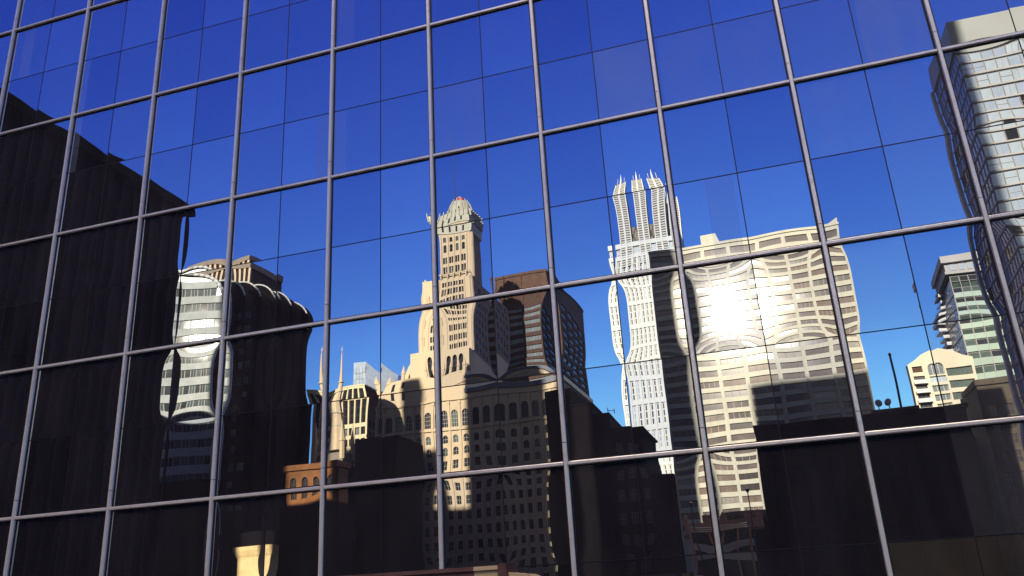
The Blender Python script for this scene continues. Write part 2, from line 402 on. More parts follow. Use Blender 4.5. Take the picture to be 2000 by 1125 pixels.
for c in range(-7, 14):
    for r in range(0, 6):
        rng = random.Random(c*100+r)
        seen = (-1 <= c <= 9) and (0 <= r <= 5)
        mb = MB() if seen else spare
        x0, x1 = cols[c]+MW, cols[c+1]-MW; zt, zb = rowz[r]-TW, rowz[r+1]+TW
        xm, zm = (x0+x1)/2, (zt+zb)/2; jw = 0.011
        for hv in (0, 1):                                   # 0 = vision lite (upper), 1 = spandrel lite (lower)
            for hu in (0, 1):
                amp = (0.0023*{(8, 4): 1.0, (2, 3): 0.65}.get((c, r), {2: 0.9, 3: 1.0, 4: 1.7}.get(r, 1.0)) if hv == 0 else 0.0008)*rng.uniform(0.65, 1.25)
                za, zc = (zm+jw, zt) if hv == 0 else (zb, zm-jw)
                xa, xc = (x0, xm-jw) if hu == 0 else (xm+jw, x1)
                lite(mb, xa, xc, za, zc, amp, rng, BLIND.get((c, r, hv, hu)) if seen else None,
                     6 if c >= 9 or (c == 8 and rng.random() < 0.6) else rng.choice((0, 0, 1, 5)))
        jb = MB() if seen else spare_j
        jb.box(xm-jw, xm+jw, -0.016, 0.02, zb, zt); jb.box(x0, xm-jw, -0.0165, 0.02, zm-jw, zm+jw); jb.box(xm+jw, x1, -0.0165, 0.02, zm-jw, zm+jw)
        if seen:
            o = obj('glazing', mb, GM, tower, smooth=True)
            obj('glazing_joint', jb, M['seal'], o)
o = obj('glazing', spare, GM, tower, smooth=True); o['kind'] = 'stuff'
o2 = obj('glazing_joint', spare_j, M['seal'], o); o2['kind'] = 'stuff'

# ------------------------------------------------------------------ added unseen blocks behind the glass building, heights shaped to shade the street
SH = -2.9
prof = [(-200,-95.5,120,'x'), (-95.5,-76.5,60,'x'), (-76.5,-73.3,109,'x'), (-73.3,-66.5,124,'x'), (-66.5,-61.8,105,'x'), (-61.8,-54.6,90,'x'), (-54.6,-32,122,'x'),
        (-32,-28.6,31,'x'), (-28.6,-17,122,'x'), (-17,-12.9,31,'x'), (-12.9,2.2,108,'x'), (2.2,9.2,128,'x'), (9.2,20.3,66,'x'), (20.3,41.8,92,'x'), (41.8,140,40,'x')]
for i, (a, b_, h, _) in enumerate(prof):
    t = thing('shade_block', 'unseen block added behind the mirror glass building to shade the street', 'office building', ((a+b_)/2+SH, 36, 0), 'added shade blocks behind the glass building')
    mb = MB(); mb.box(a+SH+0.004, b_+SH-0.004, 30, 44, 0, h-1.2); obj('wall', mb, M['greyslab'], t)
    mb = MB(); mb.box(a+SH+0.004, b_+SH-0.004, 29.9, 44.1, h-1.2, h); obj('roof_parapet', mb, M['grey'], t)


# ================================================================== the street behind the photographer (front faces look +y)
def body(name, mb_boxes, m, root):
    b = MB()
    for bx in mb_boxes: b.box(*bx)
    return obj(name, b, m, root)

# ---- dark block with fins, near left
t = thing('dark_office_block', 'near black office block with faint vertical fins, filling the left edge', 'office building', (-60, -38, 0))
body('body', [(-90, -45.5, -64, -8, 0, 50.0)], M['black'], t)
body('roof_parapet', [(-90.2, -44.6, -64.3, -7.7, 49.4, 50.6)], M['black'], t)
F = Face(-45.5, -8, -90)
W = Windows(t, 'window')
for i in range(24):
    u = 0.6 + i*2.3
    b = MB(); F.box(b, u, u+0.5, -0.1, 0.55, 0, 49.4); obj('fin', b, M['blackfin'], t)
    if i < 23:
        for k in range(4): W.add(F, (u+0.6, u+2.2, 1.5+12*k, 12.5+12*k), -0.08, 1, 4, 'voidglass', 'voidglass', 0.3, k)
W.done()
b = MB(); b.lathe(-46.5, -46, [(0.25, 50.6), (0.3, 51.2), (0.05, 51.5)], 8); obj('roof_vent', b, M['grey'], t)

# ---- white banded building with the rounded shoulder, its dark bays stepping behind
t = thing('rounded_apartment_tower', 'white banded tower with rounded top corner and dark bays stepping down to its right', 'apartment tower', (-80, -118, 0))
F = Face(-86.9, -112.4, -18.4)          # facade turned towards the sun
Wd, Ht, Rr = 11.2, 65.5, 7.2
def shoulder(w, h, r, n=9):
    return [(w, 0), (w, h-r)] + [(w-r+r*math.cos(a), h-r+r*math.sin(a)) for a in [k*math.pi/2/n for k in range(1, n+1)]] + [(0, h), (0, 0)]
def slab(F, poly, d0, d1, name, m, root, off=0.0):
    b = MB(); n = len(poly)
    vs = [F.p(u+off, d1, z) for u, z in poly] + [F.p(u+off, d0, z) for u, z in poly]
    b.add(vs, [tuple(range(n)), tuple(range(2*n-1, n-1, -1))] + [((i+1) % n, i, i+n, (i+1) % n + n) for i in range(n)])
    return obj(name, b, m, root)
slab(F, shoulder(Wd, Ht, Rr), -9, -0.30, 'core', M['olive'], t)
pts = shoulder(Wd, Ht, Rr)
b = MB()
rim = pts[:-1]
for (u0, z0), (u1, z1) in zip(rim, rim[1:]):
    b.bar(F.p(u0-0.15, 0.1, z0), F.p(u1-0.15, 0.1, z1), 0.38, 6)
b.bar(F.p(0.15, 0.1, 24), F.p(0.15, 0.1, Ht), 0.38, 6)
obj('rim', b, M['whiteband'], t, smooth=True)
W = Windows(t)
rng = random.Random(3)
for k in range(12):
    z = 23.5 + k*3.35
    zt = z + 1.75
    ue = Wd-0.5
    if zt+1.6 > Ht-Rr:
        dz = zt+0.8-(Ht-Rr); ue = Wd-Rr+math.sqrt(max(0.2, Rr*Rr-dz*dz))-0.4 if dz > 0 else ue
    b = MB(); F.box(b, 0.45, ue, -0.28, 0.08, zt, zt+1.6); obj('spandrel', b, M['glossband'], t)
    n = 6
    for i in range(n):
        ua, ub = 0.5+(ue-0.5)*i/n, 0.5+(ue-0.5)*(i+1)/n-0.06
        W.add(F, (ua, ub, z, zt), 0.2, 1 if i % 2 else 2, 1, rng.choice(['bandwin','bandwin','bandwin2','bandwin2','bandwin']), 'paleframe', 0.07, k)
W.done()
slab(F, [(Wd+0.1, 0), (Wd+0.1, 24), (-0.2, 24), (-0.2, 0)], -8.8, 0.5, 'shade_podium', M['black'], t)  # added black base stands in for shade on the lowest storeys
for k, (u1, h, d) in enumerate([(13.6, 64.4, -5.0), (14.6, 65.4, -9.2), (14.2, 67.0, -16), (13.6, 67.6, -22), (13.0, 68.0, -30)]):
    Fk = Face(-86.9, -112.4, 0)
    poly = shoulder(u1, h, 6.2)
    slab(Fk, poly, d-(2.5 if k == 4 else 4), d, 'dark_bay', M['black'], t)
    rim = poly[1:-1]; b = MB()
    b.path([Fk.p(u, d+0.05, z) for u, z in rim[:-1] if z > h-4.5], 0.19); obj('bay_rim', b, M['whiteband'], t, smooth=True)
Fk = Face(-86.9, -142.4, 0)
W = Windows(t, 'bay_window')
for k in range(12):
    for i in range(5):
        if rng.random() < 0.75: W.add(Face(-86.9, -117.4, 0), (5.2+i*2.1, 6.6+i*2.1, 19+k*3.3, 20.5+k*3.3), -0.08, 2, 1, rng.choice(['darkwin','duskglass','duskglass','greywin','tanwin']), 'iron', 0.1, k)
W.done()

# ---- slab with stone columns at its top, behind
t = thing('striped_stone_tower', 'dark slab tower topped by pale stone columns, behind the rounded tower', 'tower', (-120, -178, 0))
body('body', [(-131, -110.1, -186, -170.6, 0, 92.5)], M['browndark'], t)
body('cornice', [(-131.2, -109.8, -186.2, -169.9, 92.5, 94.4)], M['shadestone'], t)
F = Face(0, -170, 0); W = Windows(t)
for i in range(13):
    b = MB(); F.box(b, -131+i*1.72, -130.3+i*1.72, -0.6, 0.0, 60, 92.4); obj('column', b, M['limestone'], t)
    if i < 12: W.add(F, (-130.25+i*1.72, -129.33+i*1.72, 62, 91), 0.45, 1, 6, 'darkglass', 'iron', 0.2)
W.done()

# ---- church spire
t = thing('church_spire', 'pale stone church spire with cross, in front of the cream office block', 'church', (-94, -192, 0))
cx, cy = -94.0, -192.0
b = MB(); b.lathe(cx, cy, [(3.0, 41), (2.5, 46.5), (1.7, 52), (1.05, 58), (0.55, 64), (0.2, 69.4)], 8, ph=math.pi/8); obj('spire', b, M['limestone'], t)
b = MB(); b.bar((cx, cy, 69.2), (cx, cy, 71.6), 0.13); b.bar((cx-0.55, cy, 70.6), (cx+0.55, cy, 70.6), 0.12); obj('cross', b, M['limestone'], t)
b = MB(); b.box(cx-3.6, cx+3.6, cy-3.6, cy+3.6, 0, 40.0)
for sx in (-1, 1):
    for sy in (-1, 1): b.box(cx+sx*3.6-0.5*sx, cx+sx*4.3, cy+sy*3.6-0.5*sy, cy+sy*4.3, 0, 38)
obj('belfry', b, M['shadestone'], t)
for sx in (-1, 1):
    for sy in (-1, 1):
        b = MB(); b.lathe(cx+sx*3.6, cy+sy*3.6, [(0.85, 38), (0.85, 43), (1.1, 43.2), (0.05, 49.5)], 6); obj('pinnacle', b, M['limestone'], t)
Fs = Face(cx, cy+3.6, 0); W = Windows(t, 'louvre_window')
for u in (-2.4, 0.6): W.add(Fs, (u, u+1.8, 26, 37), -0.07, 1, 8, 'darkglass', 'iron', 0.25)
W.done()
for k in range(4):
    b = MB(); b.lathe(cx, cy, [(2.05-0.33*k+0.35, 48+4*k), (2.05-0.33*k+0.35, 48.35+4*k)], 8, ph=math.pi/8); obj('spire_band', b, M['terracotta'], t)

# ---- cream office block with tall top-storey openings
t = thing('cream_office_block', 'cream stone office block with tall dark openings under its roof', 'office building', (-104, -228, 0))
x0, x1, Y, z1 = -114.5, -95.0, 215, 63.4
F = Face(0, -Y, 0); b = MB(); W = Windows(t); rng = random.Random(5)
us = [(x0+0.9+i*2.3, x0+0.9+i*2.3+1.75) for i in range(8)]
ops = grid_ops(us, [(53.6, 62.2)]); ops2 = []
for k in range(12): ops2 += grid_ops(us, [(49.9-3.6*k, 52.3-3.6*k)])
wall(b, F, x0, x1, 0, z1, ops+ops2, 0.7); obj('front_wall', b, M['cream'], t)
for o in ops: W.add(F, o, 0.65, 1, 3, 'darkglass', 'frame', 0.12, 9)
for o in ops2: W.add(F, o, 0.65, 2, 1, rng.choice(['darkglass','silverwin','duskglass','greywin']), 'frame', 0.1, o[2]/60)
body('core', [(x0+0.1, x1-0.8, -240, -Y-0.9, 0, z1-0.15)], M['black'], t)
b = MB(); Fr = Face(x1, -Y, -90)
us = [(1.5+i*3.3, 3.9+i*3.3) for i in range(7)]
ops = grid_ops(us, [(52-3.6*k, 54.3-3.6*k) for k in range(13)])
wall(b, Fr, 0, 25, 0, z1, ops, 0.5); obj('side_wall', b, M['browndark'], t)  # dark brown puts the shade of this side into its colour
for o in ops: W.add(Fr, o, 0.45, 2, 1, 'duskglass', 'iron', 0.1, -1)
W.done()
body('roof_parapet', [(x0-0.2, x1+0.25, -Y-24.8, -Y+0.25, z1, z1+0.7)], M['cream'], t)

# ---- faceted blue glass tower far behind
t = thing('faceted_glass_tower', 'faceted pale blue glass tower rising behind the cream office block', 'tower', (-151, -345, 0))
b = MB()
lo = [(-160.6, -331), (-150.8, -329), (-143.2, -338), (-143.2, -360), (-160.6, -360)]
up = [(-160.6, -331), (-152.4, -332), (-143.6, -339), (-143.6, -360), (-160.6, -360)]
b.loft([[(x, y, 0) for x, y in lo], [(x, y, 88) for x, y in lo], [(x, y, z) for (x, y), z in zip(up, (108.4, 108, 101.5, 101.5, 108.4))]])
obj('body', b, M['bluepane'], t)
W = Windows(t, 'glass_panel'); F = Face(0, -330.9, 0)
for k in range(5):
    for i in range(4): W.add(Face(-160.6, -330.95, R(0)), (0.2+i*2.15, 2.2+i*2.15, 88+3.6*k, 91.4+3.6*k), -0.3, 1, 1, 'bluepane' if (i+k) % 3 else 'icepane', 'paleframe', 0.06)
W.done()

# ---- dark mass below, with brick house and sunlit pier in front
t = thing('dark_warehouse', 'black unlit warehouse block below the church spire', 'warehouse', (-88, -175, 0))
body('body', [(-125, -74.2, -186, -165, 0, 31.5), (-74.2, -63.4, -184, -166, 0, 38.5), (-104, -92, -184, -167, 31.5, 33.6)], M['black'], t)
F = Face(0, -165, 0); W = Windows(t)
for i in range(13):
    for k in range(5): W.add(F, (-122+i*3.8, -120.4+i*3.8, 4+5.4*k, 6.6+5.4*k), -0.07, 2, 2, 'darkglass', 'iron', 0.15)
W.done()
t = thing('brick_house', 'small orange brick house with arched windows, its sunlit top low beneath the church spire', 'house', (-16.5, -50, 0))
F = Face(0, -47, 0); b = MB(); W = Windows(t)
ops = grid_ops([(-18.2+i*1.15, -17.6+i*1.15) for i in range(4)], [(10.6, 11.8)], True)
wall(b, F, -18.7, -14.0, 0, 12.45, ops, 0.25); b.box(-18.7, -14.0, -49.4, -47.6, 0, 12.4); obj('wall', b, M['brick'], t)
for o in ops: W.add(F, o, 0.22, 2, 2, 'darkwin', 'frame', 0.06)
W.done()
body('shadow_box', [(-19.2, -13.6, -49.6, -46.6, 0, 9.7)], M['black'], t)  # added black box stands in for the shadow below the sunlit top
b = MB(); b.box(-18.95, -13.8, -49.6, -46.75, 12.45, 12.95); obj('cornice', b, M['brick'], t)
t = thing('stone_pier', 'sunlit yellow stone pier with a flared capital, low at the bottom edge', 'pier', (-31.8, -63, 0))
cx, cy = -31.85, -63.2
b = MB(); b.box(cx-1.55, cx+1.55, cy-1.2, cy+1.2, 0, 6.4); obj('shaft', b, M['sandstone'], t)
b = MB(); b.loft([[(cx-w_, cy-w_*0.75, z), (cx+w_, cy-w_*0.75, z), (cx+w_, cy+w_*0.75, z), (cx-w_, cy+w_*0.75, z)] for w_, z in [(1.58, 6.4), (1.64, 6.6), (1.85, 6.85), (2.1, 7.3), (2.18, 7.72)]]); obj('capital', b, M['sandstone'], t)
b = MB(); b.box(cx-5, cx+10, cy-3, cy+0.9, 7.724, 9.2); obj('lintel', b, M['black'], t)

# ---- limestone skyscraper
t = thing('limestone_skyscraper', 'ornate limestone skyscraper with setbacks, domed crown and rooftop mast', 'skyscraper', (-58, -208, 0))
W = Windows(t)
LS, TC = M['limestone'], M['terracotta']
Fb = Face(0, -190, 0)
pitch = 3.28
cxs = [-77.2 + pitch*i for i in range(16)]
rows = [(44.0, 48.6, 1), (39.6, 41.8, 1), (36.2, 38.4, 1), (32.4, 34.8, 0), (28.2, 30.8, 0), (24.2, 26.6, 0), (20.2, 22.6, 0), (16.2, 18.6, 0), (12.2, 14.6, 0), (8.2, 10.6, 0), (3.5, 6.6, 0)]
b = MB(); ops = []
for i, cx in enumerate(cxs):
    for (za, zb, ar) in rows:
        hw = 1.05 if za > 43 else 0.82
        ops.append((cx-hw, cx+hw, za, zb) + ((1,) if ar else ()))
wall(b, Fb, -79.2, -27.0, 0, 53.0, ops, 0.5); obj('base_wall', b, LS, t)
rng = random.Random(11)
for o in ops:
    lit = -76 < o[0] < -54  # windows in the shaded stretch get darker glass and frames
    W.add(Fb, o, 0.45, 3 if o[2] > 43 else 2, 4 if o[2] > 43 else 2, rng.choice(['duskglass','duskglass','darkglass','greenwin']) if lit else 'darkglass', 'paleframe' if lit else 'iron', 0.08, (3 if lit else 0)+o[2]/60)
for i in range(17):
    x = -78.85 + pitch*i
    if x < -27.2:
        b = MB(); Fb.box(b, x-0.35, x+0.35, -0.1, 0.38, 0, 50.2); Fb.box(b, x-0.45, x+0.45, -0.1, 0.5, 50.2, 51.0); obj('buttress', b, LS, t)
for z in (2.2, 43.0, 51.2):
    b = MB(); Fb.box(b, -79.4, -26.8, -0.1, 0.55, z, z+0.55); obj('string_course', b, LS, t)
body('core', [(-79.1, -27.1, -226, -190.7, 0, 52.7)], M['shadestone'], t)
body('wing_coping', [(-54.0, -26.7, -226.3, -189.3, 53.0, 54.4)], M['coping'], t)
# shoulders of the base
b = MB()
b.prism([(-79.2, 53), (-54, 53), (-54, 57.6), (-77.2, 57.6), (-79.2, 55.2)], -222, -190.1); obj('attic', b, LS, t)
Fa = Face(0, -190.1, 0)
for i, x in enumerate((-75.6, -72.3)):
    W.add(Fa, (x-0.5, x+0.5, 53.6, 56.4), -0.07, 1, 2, 'darkglass', 'iron', 0.1, 2)
for i, (x, z, r) in enumerate([(-78.2, 55.0, 0.9), (-73.0, 57.6, 0.7), (-63.6, 57.6, 0.6), (-60.4, 57.6, 0.6), (-57.2, 57.6, 0.6), (-54.6, 57.6, 0.8)]):
    b = MB(); b.lathe(x, -190.9, [(r, z-2), (r, z+2.2), (r*1.25, z+2.4), (r*1.1, z+3.0), (0.06, z+5.2)], 8); obj('pinnacle', b, LS, t)
Fl = Face(0, -195, 0); b = MB()
ops = [(-64.2, -62.2, 58.4, 65.4, 1), (-61.4, -59.4, 58.4, 65.4, 1), (-58.6, -56.6, 58.4, 65.4, 1)]
wall(b, Fl, -72.0, -54.0, 57.6, 67.2, ops, 1.2); obj('loggia_wall', b, LS, t)
for o in ops: W.add(Fl, o, 1.1, 2, 4, 'darkglass', 'frame', 0.1, 9)
body('loggia', [(-72, -54, -224, -196.3, 57.6, 67.0)], LS, t)
b = MB(); b.prism([(-77.0, 57.6), (-72, 57.6), (-72, 65.5), (-73.6, 63.6), (-75.4, 60.0)], -214, -196.5); obj('shoulder', b, LS, t)
# middle shaft
Fm = Face(0, -199, 0); b = MB(); ops = []
bays = [-63.3, -61.2, -59.1, -57.0]
for cx in bays:
    for za, zb, ar in [(87.2,88.8,0), (84.2,86.4,0), (80.9,83.1,0), (78.0,79.2,0), (73.9,76.3,1), (70.8,72.6,0), (67.4,69.9,1)]:
        for s_ in (-0.52, 0.52): ops.append((cx+s_-0.4, cx+s_+0.4, za, zb) + ((1,) if ar else ()))
for z in (70, 76, 82): ops.append((-67.1, -66.8, z, z+3))
wall(b, Fm, -69.0, -54.0, 67.0, 90.0, ops, 0.5); obj('shaft_wall', b, LS, t)
for o in ops: W.add(Fm, o, 0.45, 1, 2, rng.choice(['darkglass','duskglass','darkglass','greywin']), 'frame', 0.09, 7)
for x in [-65.2] + [c+1.05 for c in bays]:
    b = MB(); Fm.box(b, x-0.22, x+0.22, -0.1, 0.34, 67, 89.6); obj('buttress', b, LS, t)
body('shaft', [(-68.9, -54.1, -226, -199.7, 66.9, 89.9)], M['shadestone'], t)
b = MB(); b.lathe(-68.4, -200.2, [(1.7, 67), (1.7, 84.5), (1.2, 87.0), (0.9, 89.5), (0.2, 91)], 10); obj('corner_turret', b, LS, t)
b = MB(); b.lathe(-54.3, -200.2, [(1.0, 67), (1.0, 88), (0.75, 90.6), (0.1, 92)], 10); obj('corner_turret', b, LS, t)
# upper shaft
Fu = Face(0, -200, 0); b = MB(); ops = []
bays = [-63.2, -60.9, -58.6, -56.3]
for cx in bays:
    for za, zb, ar in [(102.3,104.2,1), (98.8,101.4,1), (95.2,97.2,0), (92.0,94.2,0)]:
        for s_ in ((-0.45, 0.45) if not ar else (0,)):
            hw = 0.36 if not ar else 0.55
            ops.append((cx+s_-hw, cx+s_+hw, za, zb) + ((1,) if ar else ()))
wall(b, Fu, -65.0, -54.0, 89.9, 105.4, ops, 0.45); obj('upper_wall', b, LS, t)
for o in ops: W.add(Fu, o, 0.4, 1, 2, rng.choice(['darkglass','duskglass','greenwin']), 'frame', 0.08, 8)
for x in [-64.5] + [c+1.15 for c in bays]:
    b = MB(); Fu.box(b, x-0.25, x+0.25, -0.1, 0.4, 90, 104.6); obj('buttress', b, LS, t)
    b = MB(); b.box(x-0.18, x+0.18, -199.4, -198.6, 89.9, 91.9); obj('balcony_post', b, LS, t)
b = MB(); b.box(-65.2, -53.8, -199.0, -198.7, 91.2, 91.5); obj('balcony_rail', b, LS, t)
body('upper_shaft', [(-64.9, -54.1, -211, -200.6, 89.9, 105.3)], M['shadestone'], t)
b = MB(); b.lathe(-53.9, -201.0, [(0.95, 89.9), (0.95, 103.0), (0.7, 105.0), (0.1, 105.8)], 10); obj('corner_turret', b, LS, t)
Fc = Face(0, -199.7, 0); b = MB()
ops = [(c-0.33, c+0.33, 106.1, 108.4, 1) for c in bays]
wall(b, Fc, -65.5, -53.5, 105.4, 111.0, ops, 0.4); b.box(-65.5, -53.5, -211.6, -200.3, 105.4, 110.9); obj('crown_band', b, TC, t)
for o in ops: W.add(Fc, o, 0.35, 1, 2, 'darkglass', 'frame', 0.08, 8)
for i in range(8):
    b = MB(); x = -65.3 + i*1.65; b.box(x-0.16, x+0.16, -199.7, -199.1, 108.6, 111.9); obj('crown_buttress', b, TC, t)
for i in range(7):
    b = MB(); b.box(-53.55, -52.95, -201.2-i*1.6, -200.8-i*1.6, 108.6, 111.9); obj('crown_buttress', b, TC, t)
cx, cy = -58.8, -205.2
b = MB(); b.lathe(cx, cy, [(4.9, 110.9), (4.75, 113.2), (4.2, 115.4), (3.2, 117.0), (2.9, 117.1)], 16); obj('dome', b, TC, t)
for i in range(12):
    a = 2*math.pi*i/12; b = MB()
    b.loft([[(cx+(r+q)*math.cos(a+p_), cy+(r+q)*math.sin(a+p_), z) for p_, q in ((-0.05,0),(0.05,0),(0.05,0.3),(-0.05,0.3))] for r, z in ((4.85,110.9),(4.7,113.3),(4.15,115.5),(3.1,117.3),(3.0,117.8))]); obj('dome_rib', b, TC, t)
    if i % 2: continue
    a += math.pi/12; b = MB(); b.lathe(cx+4.62*math.cos(a), cy+4.62*math.sin(a), [(0.32, 111.4), (0.32, 113.3), (0.05, 113.9)], 6); obj('dome_niche', b, M['darkglass'], t)
b = MB(); b.lathe(cx+0.3, cy, [(1.8, 117.0), (1.95, 118.0), (1.9, 118.5), (1.2, 118.8)], 12); obj('lantern_base', b, M['red'], t)
b = MB(); b.lathe(cx, cy, [(0.8, 117.4), (0.9, 119.2), (0.4, 119.6)], 10); obj('lantern', b, TC, t)
b = MB(); mx_, my_ = -60.4, -204.0
b.bar((mx_, my_, 115), (mx_, my_, 121), 0.22); b.bar((mx_, my_, 121), (mx_, my_, 128), 0.14); b.bar((mx_, my_, 128), (mx_, my_, 140.5), 0.09)
b.bar((mx_-0.3, my_, 139), (mx_+0.1, my_, 140.2), 0.05); obj('mast', b, M['iron'], t)
Fr = Face(-54.0, -199.7, -90)
for k in range(6):
    for i in range(5): W.add(Fr, (2+i*4.6, 3.4+i*4.6, 68.5+3.4*k, 70.4+3.4*k), -0.06, 2, 2, 'darkglass', 'iron', 0.1, 1)
W.done()

# ---- brown slab
t = thing('brown_office_slab', 'brown office slab with blank top storeys and ribbon windows, right of the limestone skyscraper', 'office building', (-53, -266, 0))
F = Face(0, -250, 0); b = MB(); W = Windows(t); ops = []
bayx = [(-62.6, -53.6), (-52.6, -43.6)]
zs = [(65.4+3.36*k, 67.3+3.36*k) for k in range(-2, 10)]
for a, c in bayx: ops += grid_ops([(a, c)], zs)
wall(b, F, -63.4, -43.0, 0, 107.2, ops, 0.5); obj('front_wall', b, M['brown'], t)
for o in ops: W.add(F, o, 0.45, 5, 1, 'silverwin', 'frame', 0.16, 5)
for x in (-63.1, -53.1, -43.3):
    b = MB(); F.box(b, x-0.35, x+0.35, -0.1, 0.5, 0, 107); obj('rib', b, M['brown'], t)
Fr = Face(-43.0, -250, -90); b = MB(); ops = []
for i in range(4): ops += grid_ops([(3.5+i*11.8, 12.9+i*11.8)], [(64.6+3.36*k, 66.7+3.36*k) for k in range(-2, 10)])
wall(b, Fr, 0, 52, 0, 107.2, ops, 0.5); obj('side_wall', b, M['browndark'], t)  # darker brown than the front, shade of the side in its colour
for o in ops: W.add(Fr, o, 0.45, 6, 1, 'bluewin', 'iron', 0.16, 4)
W.done()
body('core', [(-63.3, -43.9, -301.9, -250.9, 0, 107.0)], M['browndark'], t)
body('roof_parapet', [(-63.7, -42.7, -302.2, -249.6, 107.2, 108.2)], M['brown'], t)

# ---- dark stepped block
t = thing('dark_stepped_block', 'black stepped brick block in shadow between the limestone skyscraper and the white tower', 'building', (-14, -160, 0))
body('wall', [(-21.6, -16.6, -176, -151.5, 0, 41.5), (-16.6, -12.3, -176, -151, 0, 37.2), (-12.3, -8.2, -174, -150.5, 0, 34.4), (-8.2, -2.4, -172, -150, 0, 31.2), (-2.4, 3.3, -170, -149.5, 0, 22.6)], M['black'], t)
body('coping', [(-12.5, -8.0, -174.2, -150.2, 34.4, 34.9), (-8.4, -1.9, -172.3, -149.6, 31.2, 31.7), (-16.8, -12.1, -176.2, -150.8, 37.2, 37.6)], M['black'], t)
b = MB(); b.bar((-8.6, -152, 34.9), (-8.6, -152, 36.2), 0.1); b.bar((-7.0, -152, 34.9), (-7.0, -152, 35.9), 0.1); b.bar((-8.6, -152, 35.6), (-7.0, -152, 35.5), 0.07); obj('roof_rail', b, M['iron'], t)
F = Face(0, -150, 0); W = Windows(t)
for i in range(2):
    for k in range(6): W.add(F, (-7.2+i*2.6, -5.8+i*2.6, 4+4.4*k, 6.2+4.4*k), -0.07, 2, 2, 'darkglass', 'iron', 0.12)
W.done()

# ---- white tower with pronged crown
t = thing('white_pronged_tower', 'slender white tower with ribbed shaft and four latticed prongs on top', 'skyscraper', (-9, -262, 0))
F = Face(0, -250, 0); W = Windows(t); rng = random.Random(21)
x0, x1 = -19.4, 2.6
body('core', [(x0+0.2, x1-0.2, -276, -250.8, 0, 112.0)], M['grey'], t)
nb = 11; bw = (x1-x0)/nb
for i in range(nb+1):
    b = MB(); x = x0+i*bw; F.box(b, x-0.32, x+0.32, -0.8, 0.25, 0, 108.5); obj('rib', b, M['white'], t)
fz = [(108.5-8.4*k, 107.0-8.4*k) for k in range(0, 12)]
for zt, zb in fz:
    b = MB(); F.box(b, x0, x1, -0.75, 0.05, zb, zt); obj('band', b, M['white'], t)
for k in range(11):
    za, zb = fz[k+1][0], fz[k][1]
    for i in range(nb):
        W.add(F, (x0+i*bw+0.33, x0+(i+1)*bw-0.33, za+0.01, zb-0.01), 0.6, 1, 3, rng.choice(['duskglass','silverwin','greywin','bluewin','bluepane']), 'whiteband', 0.4, zb)
for z in (109.8, 111.2):
    for i in range(nb): W.add(F, (x0+i*bw+0.1, x0+(i+1)*bw-0.1, z-1.2, z+0.1), 0.6, 1, 1, 'bluepane', 'white', 0.3, -5)
W.done()
body('top_band', [(x0-0.2, x1+0.2, -276.2, -249.8, 111.4, 113.2)], M['white'], t)
body('lattice_core', [(x0+3, x1-1.5, -272, -253.5, 113.2, 120.5)], M['shadestone'], t)
for i in range(7):
    b = MB(); u = x0+3+i*2.5
    b.bar((u, -253.3, 113.2), (u+2.6, -253.3, 120.5), 0.16); b.bar((u+2.6, -253.3, 113.2), (u, -253.3, 120.5), 0.16); obj('lattice', b, M['chrome'], t)
def prong(xa, xb, ya, yb, zb, zt, lab):
    core = MB(); core.loft([[(xa+0.35+i_, ya-0.35-i_, z), (xb-0.35-i_, ya-0.35-i_, z), (xb-0.35-i_, yb+0.35+i_, z), (xa+0.35+i_, yb+0.35+i_, z)] for i_, z in ((0, zb), (0, zt-6), (0.2, zt))]); o = obj('prong', core, M['shadestone'], t)
    n = int((zt-zb)/0.95); b = MB()
    for k in range(n):
        z = zb + 0.95*k; s_ = 0.0 if z < zt-6 else 0.2*(z-zt+6)/6
        b.box(xa+s_, xb-s_, yb+s_, ya-s_, z, z+0.34)
    obj('louvre', b, M['white'], o)
    b = MB(); xm = (xa+xb)/2
    b.box(xm-0.34, xm+0.34, ya-0.6, ya+0.35, zb-5, zt+1.2); b.prism([(xm-0.34, zt+1.2), (xm+0.34, zt+1.2), (xm, zt+5.0)], ya-0.5, ya+0.2)
    for x in (xa, xb-0.35): b.box(x, x+0.35, ya-0.3, ya+0.12, zb, zt-0.2)
    obj('spine', b, M['white'], o)
    b = MB()
    for x in (xa+0.8, xb-0.8): b.bar((x, ya-0.7, zt-0.1), (x, ya-0.7, zt+3.0), 0.13)
    obj('lightning_rod', b, M['white'], o)
for a, c in ((-17.6, -12.9), (-10.2, -5.6), (-3.5, 1.4)): prong(a, c, -249.7, -254.4, 104.0, 134.6, '')
prong(0.0, 3.4, -262, -267, 108.0, 133.5, '')
b = MB(); b.box(2.5, 3.4, -270, -250.5, 40, 116); obj('side_wall', b, M['grey'], t)  # grey instead of white carries the shade of this side

